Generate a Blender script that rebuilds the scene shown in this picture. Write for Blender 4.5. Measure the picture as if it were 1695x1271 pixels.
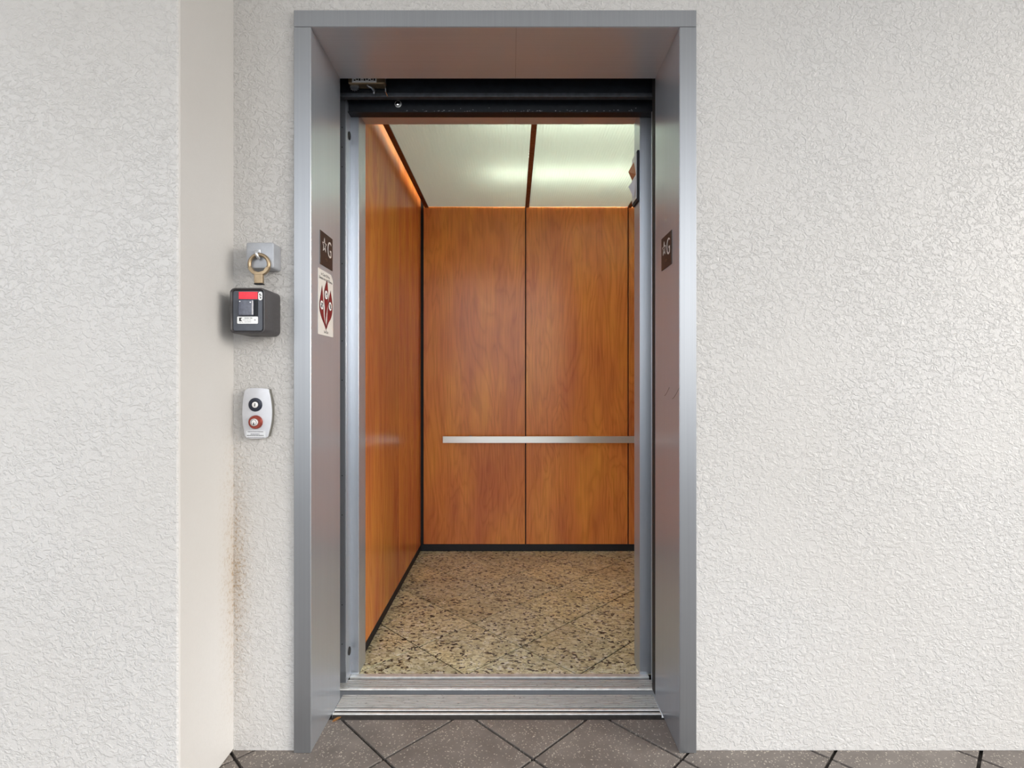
import bpy, bmesh, math, random
from mathutils import Vector, Matrix

# ------------------------------------------------------------------ clear
for o in list(bpy.data.objects):
    bpy.data.objects.remove(o)
S = bpy.context.scene
COL = S.collection
R = math.radians
H = 1.074                       # eye height
F = 880.0                       # focal length in pixels of the 1695 px frame

# ------------------------------------------------------------------ camera
cd = bpy.data.cameras.new('camera')
cd.sensor_fit = 'HORIZONTAL'
cd.sensor_width = 36.0
cd.lens = F / 1695 * 36.0
cd.shift_x = -0.5 / 1695
cd.shift_y = -3.5 / 1695
cd.clip_start = 0.02
cam = bpy.data.objects.new('camera', cd)
cam.location = (0, 0, H)
cam.rotation_euler = (R(90), 0, 0)
COL.objects.link(cam)
S.camera = cam

# ------------------------------------------------------------------ world, sun, exposure
W = bpy.data.worlds.new('sky')
S.world = W
W.use_nodes = True
nt = W.node_tree
nt.nodes.clear()
wo = nt.nodes.new('ShaderNodeOutputWorld')
bg = nt.nodes.new('ShaderNodeBackground')
tc = nt.nodes.new('ShaderNodeTexCoord')
sp = nt.nodes.new('ShaderNodeSeparateXYZ')
cr = nt.nodes.new('ShaderNodeValToRGB')
nt.links.new(tc.outputs['Generated'], sp.inputs[0])
nt.links.new(sp.outputs['Z'], cr.inputs[0])
cr.color_ramp.elements[0].position = 0.0
cr.color_ramp.elements[0].color = (1.0, 0.99, 0.97, 1)
cr.color_ramp.elements[1].position = 0.75
cr.color_ramp.elements[1].color = (0.66, 0.80, 1.0, 1)
nt.links.new(cr.outputs[0], bg.inputs['Color'])
bg.inputs['Strength'].default_value = 1.5
nt.links.new(bg.outputs[0], wo.inputs[0])

sd = bpy.data.lights.new('sun', 'SUN')
sd.energy = 1.9
sd.angle = R(35)
sd.color = (1.0, 0.94, 0.86)
sun = bpy.data.objects.new('sun', sd)
sun.rotation_euler = Vector((-1.0, 0.50, -0.36)).to_track_quat('-Z', 'Y').to_euler()
sun.location = (6, -3, 4)
COL.objects.link(sun)

S.view_settings.view_transform = 'Standard'
S.view_settings.look = 'None'
S.view_settings.gamma = 1.0
S.view_settings.use_curve_mapping = False
S.view_settings.exposure = 0.95
S.cycles.use_denoising = True
S.cycles.max_bounces = 10
S.cycles.diffuse_bounces = 6
S.cycles.glossy_bounces = 6
S.cycles.transmission_bounces = 6
S.cycles.sample_clamp_indirect = 8.0
S.cycles.blur_glossy = 1.0

# ------------------------------------------------------------------ material helpers
def new_mat(name):
    m = bpy.data.materials.new(name)
    m.use_nodes = True
    t = m.node_tree
    return m, t, t.nodes['Principled BSDF']

def nd(t, kind, **kw):
    n = t.nodes.new('ShaderNode' + kind)
    for k, v in kw.items():
        setattr(n, k, v)
    return n

def setin(n, **kw):
    for k, v in kw.items():
        n.inputs[k.replace('_', ' ')].default_value = v

def ramp(t, stops, fac=None, interp='LINEAR'):
    n = nd(t, 'ValToRGB')
    e = n.color_ramp.elements
    n.color_ramp.interpolation = interp
    while len(e) < len(stops):
        e.new(0.5)
    for i, (p, c) in enumerate(stops):
        e[i].position = p
        e[i].color = c if len(c) == 4 else (*c, 1)
    if fac is not None:
        t.links.new(fac, n.inputs[0])
    return n

def mixc(t, a, b, fac, mode='MIX'):
    n = nd(t, 'Mix', data_type='RGBA', blend_type=mode)
    for s, v in ((n.inputs[0], fac), (n.inputs[6], a), (n.inputs[7], b)):
        if hasattr(v, 'is_linked'):
            t.links.new(v, s)
        else:
            s.default_value = v if not isinstance(v, tuple) or len(v) == 4 else (*v, 1)
    return n.outputs[2]

def mth(t, op, a, b=None, clamp=False):
    n = nd(t, 'Math', operation=op, use_clamp=clamp)
    for s, v in ((n.inputs[0], a), (n.inputs[1], b)):
        if v is None:
            continue
        if hasattr(v, 'is_linked'):
            t.links.new(v, s)
        else:
            s.default_value = v
    return n.outputs[0]

def pos(t, scale=(1, 1, 1), rnd=0.0):
    g = nd(t, 'NewGeometry')
    m = nd(t, 'Mapping')
    m.inputs['Scale'].default_value = scale
    if rnd:
        oi = nd(t, 'ObjectInfo')
        a = nd(t, 'VectorMath', operation='MULTIPLY_ADD')
        cx = nd(t, 'CombineXYZ')
        for k, f in zip('XYZ', (1.0, 1.7, 2.3)):
            t.links.new(mth(t, 'MULTIPLY', oi.outputs['Random'], rnd * f), cx.inputs[k])
        a.inputs[1].default_value = (1, 1, 1)
        t.links.new(g.outputs['Position'], a.inputs[0])
        t.links.new(cx.outputs[0], a.inputs[2])
        t.links.new(a.outputs[0], m.inputs['Vector'])
    else:
        t.links.new(g.outputs['Position'], m.inputs['Vector'])
    return m.outputs[0]

def noise(t, vec, scale, detail=3, rough=0.5, dist=0.0):
    n = nd(t, 'TexNoise')
    setin(n, Scale=scale, Detail=detail, Roughness=rough, Distortion=dist)
    t.links.new(vec, n.inputs['Vector'])
    return n.outputs['Fac']

def plain(name, col, rough=0.5, metal=0.0, coat=0.0, var=0.06, vscale=60.0, bump=0.0):
    m, t, b = new_mat(name)
    f = noise(t, pos(t), vscale, 3)
    lo = tuple(max(0, c * (1 - var)) for c in col)
    hi = tuple(min(1, c * (1 + var)) for c in col)
    r = ramp(t, [(0.3, lo), (0.7, hi)], f)
    t.links.new(r.outputs[0], b.inputs['Base Color'])
    setin(b, Roughness=rough, Metallic=metal)
    b.inputs['Coat Weight'].default_value = coat
    if bump:
        bp = nd(t, 'Bump')
        setin(bp, Strength=1.0, Distance=bump)
        t.links.new(noise(t, pos(t), vscale * 4, 2), bp.inputs['Height'])
        t.links.new(bp.outputs[0], b.inputs['Normal'])
    return m

def steel(name, col=(0.54, 0.575, 0.625), rough=0.33, aniso=0.78, streak=0.03, horiz=False, metal=0.82):
    """brushed stainless: brush lines run up vertical faces (or along X when horiz)"""
    m, t, b = new_mat(name)
    g = nd(t, 'NewGeometry')
    cs = nd(t, 'VectorMath', operation='CROSS_PRODUCT')
    t.links.new(g.outputs['Normal'], cs.inputs[0])
    cs.inputs[1].default_value = (1, 0, 0) if horiz else (0, 0, 1)
    sx = nd(t, 'SeparateXYZ')
    t.links.new(g.outputs['Normal'], sx.inputs[0])
    flat = mth(t, 'GREATER_THAN', mth(t, 'ABSOLUTE', sx.outputs['X' if horiz else 'Z']), 0.8)
    mx = nd(t, 'Mix', data_type='VECTOR')
    t.links.new(flat, mx.inputs[0])
    t.links.new(cs.outputs[0], mx.inputs[4])
    mx.inputs[5].default_value = (0, 1, 0)
    t.links.new(mx.outputs[1], b.inputs['Tangent'])
    sc = (1.5, 260, 260) if horiz else (260, 260, 1.5)
    f = noise(t, pos(t, sc), 1.0, 2)
    c = ramp(t, [(0.3, tuple(x * (1 - streak) for x in col)), (0.7, tuple(min(1, x * (1 + streak)) for x in col))], f)
    t.links.new(c.outputs[0], b.inputs['Base Color'])
    big = noise(t, pos(t, (6, 6, 1.5)), 1.5, 3)
    rr = nd(t, 'MapRange')
    t.links.new(big, rr.inputs[0])
    rr.inputs[1].default_value = 0.3; rr.inputs[2].default_value = 0.7
    rr.inputs[3].default_value = rough * 0.96; rr.inputs[4].default_value = rough * 1.05
    t.links.new(rr.outputs[0], b.inputs['Roughness'])
    setin(b, Metallic=metal, Anisotropic=aniso)
    return m

def stucco():
    m, t, b = new_mat('painted_stucco')
    p = pos(t)
    g = nd(t, 'NewGeometry')
    sx = nd(t, 'SeparateXYZ')
    t.links.new(g.outputs['True Normal'], sx.inputs[0])
    side = mth(t, 'GREATER_THAN', mth(t, 'ABSOLUTE', sx.outputs['X']), 0.6)
    blob = noise(t, pos(t, (1, 1, 1.25)), 66, 4, 0.6, 0.7)
    kd = ramp(t, [(0.42, (0, 0, 0)), (0.60, (1, 1, 1))], blob, 'EASE').outputs[0]
    cover = ramp(t, [(0.32, (0.45,) * 3), (0.62, (1,) * 3)], noise(t, p, 3.2, 3)).outputs[0]
    fine = noise(t, p, 190, 3, 0.6, 0.6)
    h = mth(t, 'ADD', mth(t, 'MULTIPLY', kd, cover), mth(t, 'MULTIPLY', fine, 0.38))
    # the troweled return is nearly smooth
    k = mth(t, 'SUBTRACT', 1.0, mth(t, 'MULTIPLY', side, 0.85))
    h = mth(t, 'MULTIPLY', h, k)
    bp = nd(t, 'Bump')
    setin(bp, Strength=0.6, Distance=0.0032)
    t.links.new(h, bp.inputs['Height'])
    t.links.new(bp.outputs[0], b.inputs['Normal'])
    tone = ramp(t, [(0.3, (0.478, 0.457, 0.430)), (0.7, (0.512, 0.496, 0.476))], noise(t, p, 1.6, 3)).outputs[0]
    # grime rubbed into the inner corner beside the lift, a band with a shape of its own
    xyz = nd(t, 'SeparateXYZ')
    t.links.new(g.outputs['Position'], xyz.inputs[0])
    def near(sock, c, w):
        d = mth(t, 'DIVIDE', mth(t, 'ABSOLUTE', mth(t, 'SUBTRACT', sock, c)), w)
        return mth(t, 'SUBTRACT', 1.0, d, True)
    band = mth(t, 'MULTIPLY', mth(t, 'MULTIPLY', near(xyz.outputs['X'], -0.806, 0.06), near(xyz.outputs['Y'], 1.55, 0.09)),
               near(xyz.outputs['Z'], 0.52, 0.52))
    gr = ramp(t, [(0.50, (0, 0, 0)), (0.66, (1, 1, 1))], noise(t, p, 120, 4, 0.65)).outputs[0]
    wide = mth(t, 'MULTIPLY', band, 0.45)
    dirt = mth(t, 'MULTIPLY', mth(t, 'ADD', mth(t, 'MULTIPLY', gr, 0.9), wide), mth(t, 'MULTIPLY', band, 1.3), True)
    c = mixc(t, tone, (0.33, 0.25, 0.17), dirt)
    t.links.new(c, b.inputs['Base Color'])
    setin(b, Roughness=0.45)
    return m

def wood(name, dark, mid, light):
    m, t, b = new_mat(name)
    p = pos(t, (1, 1, 0.15), 7.0)
    warp = noise(t, p, 5.0, 3.2, 0.5, 0.5)
    ring = nd(t, 'Math', operation='SINE')
    t.links.new(mth(t, 'MULTIPLY', warp, 105.0), ring.inputs[0])
    arches = ramp(t, [(0.0, (0, 0, 0)), (0.18, (0.55,) * 3), (1.0, (1, 1, 1))],
                  mth(t, 'MULTIPLY_ADD', ring.outputs[0], 0.5)).outputs[0]
    arches.node.inputs[0].links[0].from_node.inputs[2].default_value = 0.5
    fibre = noise(t, pos(t, (1, 1, 0.03), 7.0), 130, 3, 0.55)
    cloud = noise(t, pos(t, (1, 1, 0.22), 7.0), 6.5, 3)
    base = ramp(t, [(0.30, dark), (0.5, mid), (0.72, light)], cloud).outputs[0]
    c1 = mixc(t, base, (0.62, 0.48, 0.36), mth(t, 'MULTIPLY', mth(t, 'SUBTRACT', 1.0, arches), 0.33), 'MULTIPLY')
    f2 = ramp(t, [(0.34, (0.84, 0.78, 0.72)), (0.6, (1.03, 1.02, 1.0))], fibre).outputs[0]
    c2 = mixc(t, c1, f2, 0.75, 'MULTIPLY')
    oi = nd(t, 'ObjectInfo')
    hs = nd(t, 'HueSaturation')
    t.links.new(c2, hs.inputs['Color'])
    v = nd(t, 'MapRange')
    v.inputs[3].default_value = 0.92; v.inputs[4].default_value = 1.08
    t.links.new(oi.outputs['Random'], v.inputs[0])
    t.links.new(v.outputs[0], hs.inputs['Value'])
    t.links.new(hs.outputs[0], b.inputs['Base Color'])
    setin(b, Roughness=0.23)
    b.inputs['Specular IOR Level'].default_value = 0.4
    bp = nd(t, 'Bump')
    setin(bp, Strength=0.05, Distance=0.001)
    t.links.new(fibre, bp.inputs['Height'])
    t.links.new(bp.outputs[0], b.inputs['Normal'])
    return m

def granite():
    m, t, b = new_mat('polished_granite')
    p = pos(t, (1, 1, 1), 3.0)
    mp = nd(t, 'Mapping')
    mp.inputs['Rotation'].default_value = (0, 0, R(28))
    mp.inputs['Scale'].default_value = (1.0, 1.35, 1)
    t.links.new(p, mp.inputs['Vector'])
    q = mp.outputs[0]
    v = nd(t, 'TexVoronoi', feature='F1')
    setin(v, Scale=78.0, Randomness=1.0)
    wv = nd(t, 'Mix', data_type='RGBA', blend_type='LINEAR_LIGHT')
    nz = nd(t, 'TexNoise'); setin(nz, Scale=30.0, Detail=3.0)
    t.links.new(q, nz.inputs['Vector'])
    wv.inputs[0].default_value = 0.022
    t.links.new(q, wv.inputs[6]); t.links.new(nz.outputs['Color'], wv.inputs[7])
    t.links.new(wv.outputs[2], v.inputs['Vector'])
    sc = nd(t, 'SeparateColor')
    t.links.new(v.outputs['Color'], sc.inputs[0])
    grains = ramp(t, [(0.0, (0.045, 0.036, 0.030)), (0.09, (0.10, 0.075, 0.05)), (0.14, (0.50, 0.44, 0.26)), (0.45, (0.73, 0.68, 0.43)),
                      (0.72, (0.83, 0.79, 0.54)), (0.92, (0.90, 0.87, 0.68)), (1.0, (0.93, 0.90, 0.80))], sc.outputs[0]).outputs[0]
    n1 = noise(t, q, 75, 4, 0.72, 0.9)
    veins = ramp(t, [(0.36, (0.10, 0.07, 0.05)), (0.44, (1, 1, 1)), (0.62, (1.0, 1.0, 1.0)), (0.70, (1.5, 1.5, 1.5))], n1).outputs[0]
    c = mixc(t, grains, veins, 0.85, 'MULTIPLY')
    n2 = noise(t, q, 5.0, 4, 0.6, 0.5)
    greyf = ramp(t, [(0.50, (0, 0, 0)), (0.68, (1, 1, 1))], n2).outputs[0]
    c = mixc(t, c, (0.60, 0.60, 0.56), mth(t, 'MULTIPLY', greyf, 0.55), 'MULTIPLY')
    n3 = noise(t, q, 3.0, 3)
    rust = ramp(t, [(0.45, (1, 1, 1)), (0.7, (1.0, 0.92, 0.80))], n3).outputs[0]
    c = mixc(t, c, rust, 0.8, 'MULTIPLY')
    oi = nd(t, 'ObjectInfo')
    tone = ramp(t, [(0.0, (0.88, 0.87, 0.86)), (0.5, (1.0, 1.0, 1.0)), (1.0, (1.10, 1.08, 1.02))], oi.outputs['Random']).outputs[0]
    c = mixc(t, c, tone, 1.0, 'MULTIPLY')
    t.links.new(c, b.inputs['Base Color'])
    setin(b, Roughness=0.33)
    return m

def diffuser():
    m, t, b = new_mat('ribbed_diffuser')
    t.nodes.remove(b)
    out = [n for n in t.nodes if n.type == 'OUTPUT_MATERIAL'][0]
    tr = nd(t, 'BsdfTranslucent'); tr.inputs[0].default_value = (0.405, 0.425, 0.388, 1)
    di = nd(t, 'BsdfDiffuse'); di.inputs[0].default_value = (0.76, 0.86, 0.78, 1)
    gl = nd(t, 'BsdfGlossy'); gl.inputs[0].default_value = (1, 1, 1, 1); gl.inputs['Roughness'].default_value = 0.22
    em = nd(t, 'Emission'); em.inputs[0].default_value = (0.95, 1.0, 0.88, 1); em.inputs[1].default_value = 0.06
    # fine moulded ribs running front to back
    w = nd(t, 'TexWave', wave_type='BANDS', bands_direction='X')
    setin(w, Scale=24.0, Distortion=0.0)
    t.links.new(pos(t), w.inputs['Vector'])
    bp = nd(t, 'Bump'); setin(bp, Strength=0.3, Distance=0.002)
    t.links.new(w.outputs['Fac'], bp.inputs['Height'])
    for n in (tr, di, gl):
        t.links.new(bp.outputs[0], n.inputs['Normal'])
    a = nd(t, 'MixShader'); a.inputs[0].default_value = 0.35
    t.links.new(tr.outputs[0], a.inputs[1]); t.links.new(di.outputs[0], a.inputs[2])
    c = nd(t, 'MixShader'); c.inputs[0].default_value = 0.06
    t.links.new(a.outputs[0], c.inputs[1]); t.links.new(gl.outputs[0], c.inputs[2])
    d = nd(t, 'AddShader')
    t.links.new(c.outputs[0], d.inputs[0]); t.links.new(em.outputs[0], d.inputs[1])
    t.links.new(d.outputs[0], out.inputs[0])
    return m

def emitter(name, col, strength):
    m, t, b = new_mat(name)
    setin(b, Roughness=0.4)
    b.inputs['Base Color'].default_value = (0.9, 0.9, 0.9, 1)
    b.inputs['Emission Color'].default_value = (*col, 1)
    b.inputs['Emission Strength'].default_value = strength
    return m

def worn_alu():
    m, t, b = new_mat('worn_ribbed_aluminium')
    p = pos(t, (3, 60, 60))
    f = noise(t, p, 6, 4, 0.65)
    g = noise(t, pos(t, (1, 3, 3)), 55, 4, 0.7)
    c1 = ramp(t, [(0.25, (0.36, 0.345, 0.325)), (0.6, (0.62, 0.605, 0.58))], f).outputs[0]
    c2 = ramp(t, [(0.30, (0.22, 0.19, 0.17)), (0.42, (1, 1, 1))], g).outputs[0]
    t.links.new(mixc(t, c1, c2, 0.8, 'MULTIPLY'), b.inputs['Base Color'])
    setin(b, Roughness=0.45, Metallic=0.35)
    return m

def paver_mat():
    m, t, b = new_mat('speckled_brown_paver')
    p = pos(t, (1, 1, 1), 2.0)
    f = noise(t, p, 9, 4, 0.6)
    base = ramp(t, [(0.3, (0.145, 0.122, 0.106)), (0.7, (0.220, 0.190, 0.166))], f).outputs[0]
    v = nd(t, 'TexVoronoi'); setin(v, Scale=330.0)
    t.links.new(p, v.inputs['Vector'])
    sc = nd(t, 'SeparateColor'); t.links.new(v.outputs['Color'], sc.inputs[0])
    fl = ramp(t, [(0.93, (0, 0, 0)), (0.97, (1, 1, 1))], sc.outputs[0]).outputs[0]
    t.links.new(mixc(t, base, (0.62, 0.55, 0.45), mth(t, 'MULTIPLY', fl, 0.7)), b.inputs['Base Color'])
    setin(b, Roughness=0.55)
    return m

M = dict(
    stucco=stucco(),
    soffit=plain('white_soffit', (0.78, 0.76, 0.73), 0.8, var=0.03, vscale=8, bump=0.001),
    ground=plain('concrete_paving', (0.25, 0.245, 0.235), 0.9, var=0.12, vscale=3),
    grout=plain('dark_grout', (0.045, 0.038, 0.034), 0.9, var=0.2),
    paver=paver_mat(),
    joint=plain('brown_black_joint', (0.020, 0.014, 0.010), 0.9, var=0.2),
    shaft=plain('shaft_concrete', (0.05, 0.05, 0.05), 0.9),
    steel=steel('brushed_stainless'),
    steel_face=steel('brushed_stainless_face_dimmed', (0.325, 0.335, 0.35), 0.42, 0.5, metal=0.9),  # darkened copy of the stainless, dimmer reflection of the sky put into the colour
    steel_head=steel('brushed_stainless_head', (0.60, 0.61, 0.63), 0.42, 0.6, horiz=True, metal=0.72),
    steel_dark=steel('dull_grey_steel', (0.27, 0.285, 0.31), 0.40, 0.4),
    steel_rail=steel('satin_rail_steel', (0.80, 0.81, 0.77), 0.34, 0.5, horiz=True, metal=0.65),
    alu=worn_alu(),
    alu_edge=plain('bright_aluminium_edge', (0.76, 0.75, 0.72), 0.38, 0.45, var=0.15, vscale=40),
    blacksteel=plain('black_painted_steel', (0.010, 0.012, 0.016), 0.42, var=0.35, vscale=50, bump=0.0003),
    blackrib=plain('black_steel_flange', (0.045, 0.050, 0.058), 0.40, var=0.3, vscale=60),
    black=plain('matte_black', (0.005, 0.006, 0.009), 0.6, var=0.2),
    rubber_and_gap=plain('black_rubber_and_gap_shade', (0.012, 0.012, 0.012), 0.6),
    back=plain('black_wall_backing', (0.012, 0.010, 0.010), 0.7),
    wood=wood('cherry_laminate', (0.58, 0.175, 0.055), (0.70, 0.245, 0.060), (0.80, 0.335, 0.066)),
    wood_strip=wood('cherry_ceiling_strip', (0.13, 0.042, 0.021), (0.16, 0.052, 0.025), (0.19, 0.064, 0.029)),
    granite=granite(),
    diff=diffuser(),
    tube=emitter('fluorescent_tube', (0.95, 1.0, 0.94), 35.0),
    white=plain('white_enamel', (0.74, 0.74, 0.72), 0.6, var=0.02),
    box_grey=plain('grey_cast_metal', (0.36, 0.37, 0.39), 0.42, 0.35, var=0.10, vscale=30),
    bronze=plain('aged_bronze', (0.36, 0.27, 0.17), 0.38, 0.8, var=0.18, vscale=60),
    hook=plain('bright_plated_steel', (0.62, 0.63, 0.65), 0.34, 0.7, var=0.08),
    chrome=plain('polished_chrome', (0.78, 0.79, 0.80), 0.18, 1.0, var=0.03),
    casing=plain('dark_grey_plastic', (0.050, 0.046, 0.047), 0.42, var=0.12, vscale=200, bump=0.0002),
    casing_in=plain('blue_grey_plastic', (0.060, 0.066, 0.082), 0.32, var=0.10, vscale=80),
    keypad=plain('smoked_plastic', (0.085, 0.092, 0.125), 0.16, var=0.2, vscale=120),
    red=plain('red_tape', (0.80, 0.032, 0.055), 0.45, var=0.08),
    paper=plain('white_label', (0.80, 0.80, 0.79), 0.5, var=0.03),
    strip=plain('silver_label', (0.62, 0.625, 0.64), 0.45, var=0.03),
    sticker=plain('off_white_vinyl', (0.70, 0.68, 0.64), 0.4, var=0.03),
    flame=plain('dark_red_print', (0.19, 0.014, 0.017), 0.5, var=0.2),
    ink=plain('black_ink', (0.018, 0.016, 0.016), 0.6),
    greyink=plain('grey_ink', (0.33, 0.32, 0.33), 0.6),
    plate=plain('dark_brown_plate', (0.034, 0.022, 0.018), 0.42, var=0.15),
    silver=plain('silver_raised_print', (0.74, 0.72, 0.70), 0.4, 0.3, var=0.05),
    panel_silver=plain('silver_paint', (0.56, 0.565, 0.59), 0.38, 0.35, var=0.03),
    redring=plain('red_anodised', (0.27, 0.050, 0.032), 0.32, 0.5, var=0.1),
    drab=plain('drab_grey_metal', (0.15, 0.145, 0.125), 0.4, 0.3),
    navy=plain('navy_black_plastic', (0.010, 0.013, 0.026), 0.35),
    leaf=plain('dry_orange_leaf', (0.50, 0.24, 0.07), 0.7, var=0.25, vscale=200),
    lens=plain('amber_lens', (0.50, 0.26, 0.15), 0.2, 0.2, var=0.08),
)

# ------------------------------------------------------------------ geometry helpers
WORLD = {}

def px(x, y, Y):
    """point of the photograph at depth Y"""
    s = F / Y
    return Vector(((x - 848) / s, Y, H - (y - 632) / s))

def bm_box(bm, x0, x1, y0, y1, z0, z1, bev=0.0, seg=1):
    x0, x1 = sorted((x0, x1)); y0, y1 = sorted((y0, y1)); z0, z1 = sorted((z0, z1))
    r = bmesh.ops.create_cube(bm, size=1.0, matrix=Matrix.Translation(((x0 + x1) / 2, (y0 + y1) / 2, (z0 + z1) / 2))
                              @ Matrix.Diagonal((x1 - x0, y1 - y0, z1 - z0, 1)))
    if bev:
        ed = list({e for v in r['verts'] for e in v.link_edges})
        bmesh.ops.bevel(bm, geom=ed, offset=bev, segments=seg, profile=0.5, affect='EDGES')
    return bm

def box(*a, **k):
    return bm_box(bmesh.new(), *a, **k)

def bm_prism(bm, pts, vec, bev=0.0, seg=1):
    """closed 3-D outline pts pushed along vec"""
    vec = Vector(vec)
    a = [bm.verts.new(p) for p in pts]
    c = [bm.verts.new(Vector(p) + vec) for p in pts]
    n = len(pts)
    fs = [bm.faces.new(a), bm.faces.new(c[::-1])]
    for i in range(n):
        fs.append(bm.faces.new((a[i], c[i], c[(i + 1) % n], a[(i + 1) % n])))
    bmesh.ops.recalc_face_normals(bm, faces=fs)
    if bev:
        ed = [e for e in fs[1].edges]
        bmesh.ops.bevel(bm, geom=ed, offset=bev, segments=seg, profile=0.5, affect='EDGES')
    return bm

def prism(pts, vec, **k):
    return bm_prism(bmesh.new(), pts, vec, **k)

def bm_cyl(bm, c, axis, r, h, seg=32, r2=None, bev=0.0):
    axis = Vector(axis).normalized()
    mt = Matrix.Translation(Vector(c) + axis * h / 2) @ axis.to_track_quat('Z', 'Y').to_matrix().to_4x4()
    rr = bmesh.ops.create_cone(bm, cap_ends=True, segments=seg, radius1=r, radius2=r if r2 is None else r2, depth=h, matrix=mt)
    if bev:
        ed = [e for e in {e for v in rr['verts'] for e in v.link_edges} if len(e.link_faces) == 2 and any(len(f.verts) > 4 for f in e.link_faces)]
        bmesh.ops.bevel(bm, geom=ed, offset=bev, segments=2, profile=0.5, affect='EDGES')
    return bm

def cyl(*a, **k):
    return bm_cyl(bmesh.new(), *a, **k)

def bm_lathe(bm, c, axis, prof, seg=40):
    """prof: (radius, height) pairs along axis"""
    axis = Vector(axis).normalized()
    q = axis.to_track_quat('Z', 'Y').to_matrix()
    rings = []
    for r, h in prof:
        ring = []
        for i in range(seg):
            a = 2 * math.pi * i / seg
            ring.append(bm.verts.new(Vector(c) + q @ Vector((r * math.cos(a), r * math.sin(a), h))))
        rings.append(ring)
    for A, B in zip(rings, rings[1:]):
        for i in range(seg):
            bm.faces.new((A[i], A[(i + 1) % seg], B[(i + 1) % seg], B[i]))
    if prof[0][0] != prof[-1][0] or prof[0][1] != prof[-1][1]:
        bm.faces.new(rings[0][::-1]); bm.faces.new(rings[-1])
    bmesh.ops.recalc_face_normals(bm, faces=bm.faces)
    return bm

def bm_tube(bm, pts, r, seg=10, closed=False):
    pts = [Vector(p) for p in pts]
    n = len(pts)
    rings = []
    up = None
    for i, p in enumerate(pts):
        a = pts[(i - 1) % n] if closed or i > 0 else p
        b = pts[(i + 1) % n] if closed or i < n - 1 else p
        d = (b - a).normalized()
        if up is None:
            up = d.orthogonal().normalized()
        up = (up - d * up.dot(d)).normalized()
        s = d.cross(up)
        rings.append([bm.verts.new(p + r * (math.cos(t) * up + math.sin(t) * s)) for t in [2 * math.pi * k / seg for k in range(seg)]])
    rg = range(n if closed else n - 1)
    for i in rg:
        A, B = rings[i], rings[(i + 1) % n]
        for k in range(seg):
            bm.faces.new((A[k], A[(k + 1) % seg], B[(k + 1) % seg], B[k]))
    if not closed:
        bm.faces.new(rings[0][::-1]); bm.faces.new(rings[-1])
    bmesh.ops.recalc_face_normals(bm, faces=bm.faces)
    return bm

def obj(name, bm, mat, parent=None, smooth=False, origin=None):
    """link a bmesh given in world coordinates as ONE object"""
    me = bpy.data.meshes.new(name)
    co = [v.co for v in bm.verts]
    lo = Vector([min(c[i] for c in co) for i in range(3)])
    hi = Vector([max(c[i] for c in co) for i in range(3)])
    w = Vector(origin) if origin is not None else Vector(((lo.x + hi.x) / 2, (lo.y + hi.y) / 2, lo.z))
    bmesh.ops.translate(bm, verts=bm.verts, vec=-w)
    bm.to_mesh(me)
    bm.free()
    me.materials.append(mat)
    if smooth:
        me.polygons.foreach_set('use_smooth', [True] * len(me.polygons))
        try:
            me.set_sharp_from_angle(angle=R(35))
        except Exception:
            pass
    o = bpy.data.objects.new(name, me)
    COL.objects.link(o)
    place(o, w, parent)
    return o

def place(o, w, parent=None):
    WORLD[o.name] = Vector(w)
    if parent is not None:
        o.parent = parent
        o.location = Vector(w) - WORLD[parent.name]
    else:
        o.location = w

def thing(name, label, cat, loc, group=None):
    o = bpy.data.objects.new(name, None)
    o.empty_display_size = 0.05
    COL.objects.link(o)
    place(o, Vector(loc))
    return tag(o, label, cat, group)

def tag(o, label, cat, group=None):
    o['label'] = label
    o['category'] = cat
    if group:
        o['group'] = group
    return o

def struct(name, bm, mat, **k):
    o = obj(name, bm, mat, **k)
    o['kind'] = 'structure'
    return o

def text(bm, s, size, mat4, align='CENTER', depth=0.0, bold=0.0, sx=1.0):
    """letters as flat faces, appended to bm; mat4 maps (right, up, out) to the world"""
    c = bpy.data.curves.new('lettering', 'FONT')
    c.body = s
    c.size = size
    c.align_x = align
    c.align_y = 'CENTER'
    c.extrude = depth
    c.offset = bold
    c.resolution_u = 3
    o = bpy.data.objects.new('lettering', c)
    COL.objects.link(o)
    dg = bpy.context.evaluated_depsgraph_get()
    me = bpy.data.meshes.new_from_object(o.evaluated_get(dg))
    me.transform(mat4 @ Matrix.Diagonal((sx, 1, 1, 1)))
    bm.from_mesh(me)
    bpy.data.objects.remove(o)
    bpy.data.curves.remove(c)
    bpy.data.meshes.remove(me)
    return bm

def frame_at(origin, right, up):
    right = Vector(right).normalized(); up = Vector(up).normalized()
    out = right.cross(up)
    m = Matrix((right, up, out)).transposed().to_4x4()
    return Matrix.Translation(origin) @ m

def catmull(pts, n=5, closed=False):
    pts = [Vector(p) for p in pts]
    out = []
    L = len(pts)
    for i in range(L if closed else L - 1):
        g = (lambda k: pts[k % L]) if closed else (lambda k: pts[max(0, min(L - 1, k))])
        p0, p1, p2, p3 = g(i - 1), g(i), g(i + 1), g(i + 2)
        for k in range(n):
            t = k / n
            out.append(0.5 * ((2 * p1) + (p2 - p0) * t + (2 * p0 - 5 * p1 + 4 * p2 - p3) * t * t + (3 * p1 - p0 - 3 * p2 + p3) * t ** 3))
    if not closed:
        out.append(pts[-1])
    return out

def rrect(x0, x1, z0, z1, r, n=6):
    """rounded rectangle as (x, z) pairs"""
    out = []
    for cx, cz, a0 in ((x1 - r, z1 - r, 0), (x0 + r, z1 - r, 90), (x0 + r, z0 + r, 180), (x1 - r, z0 + r, 270)):
        for k in range(n + 1):
            a = R(a0 + 90 * k / n)
            out.append((cx + r * math.cos(a), cz + r * math.sin(a)))
    return out

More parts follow.
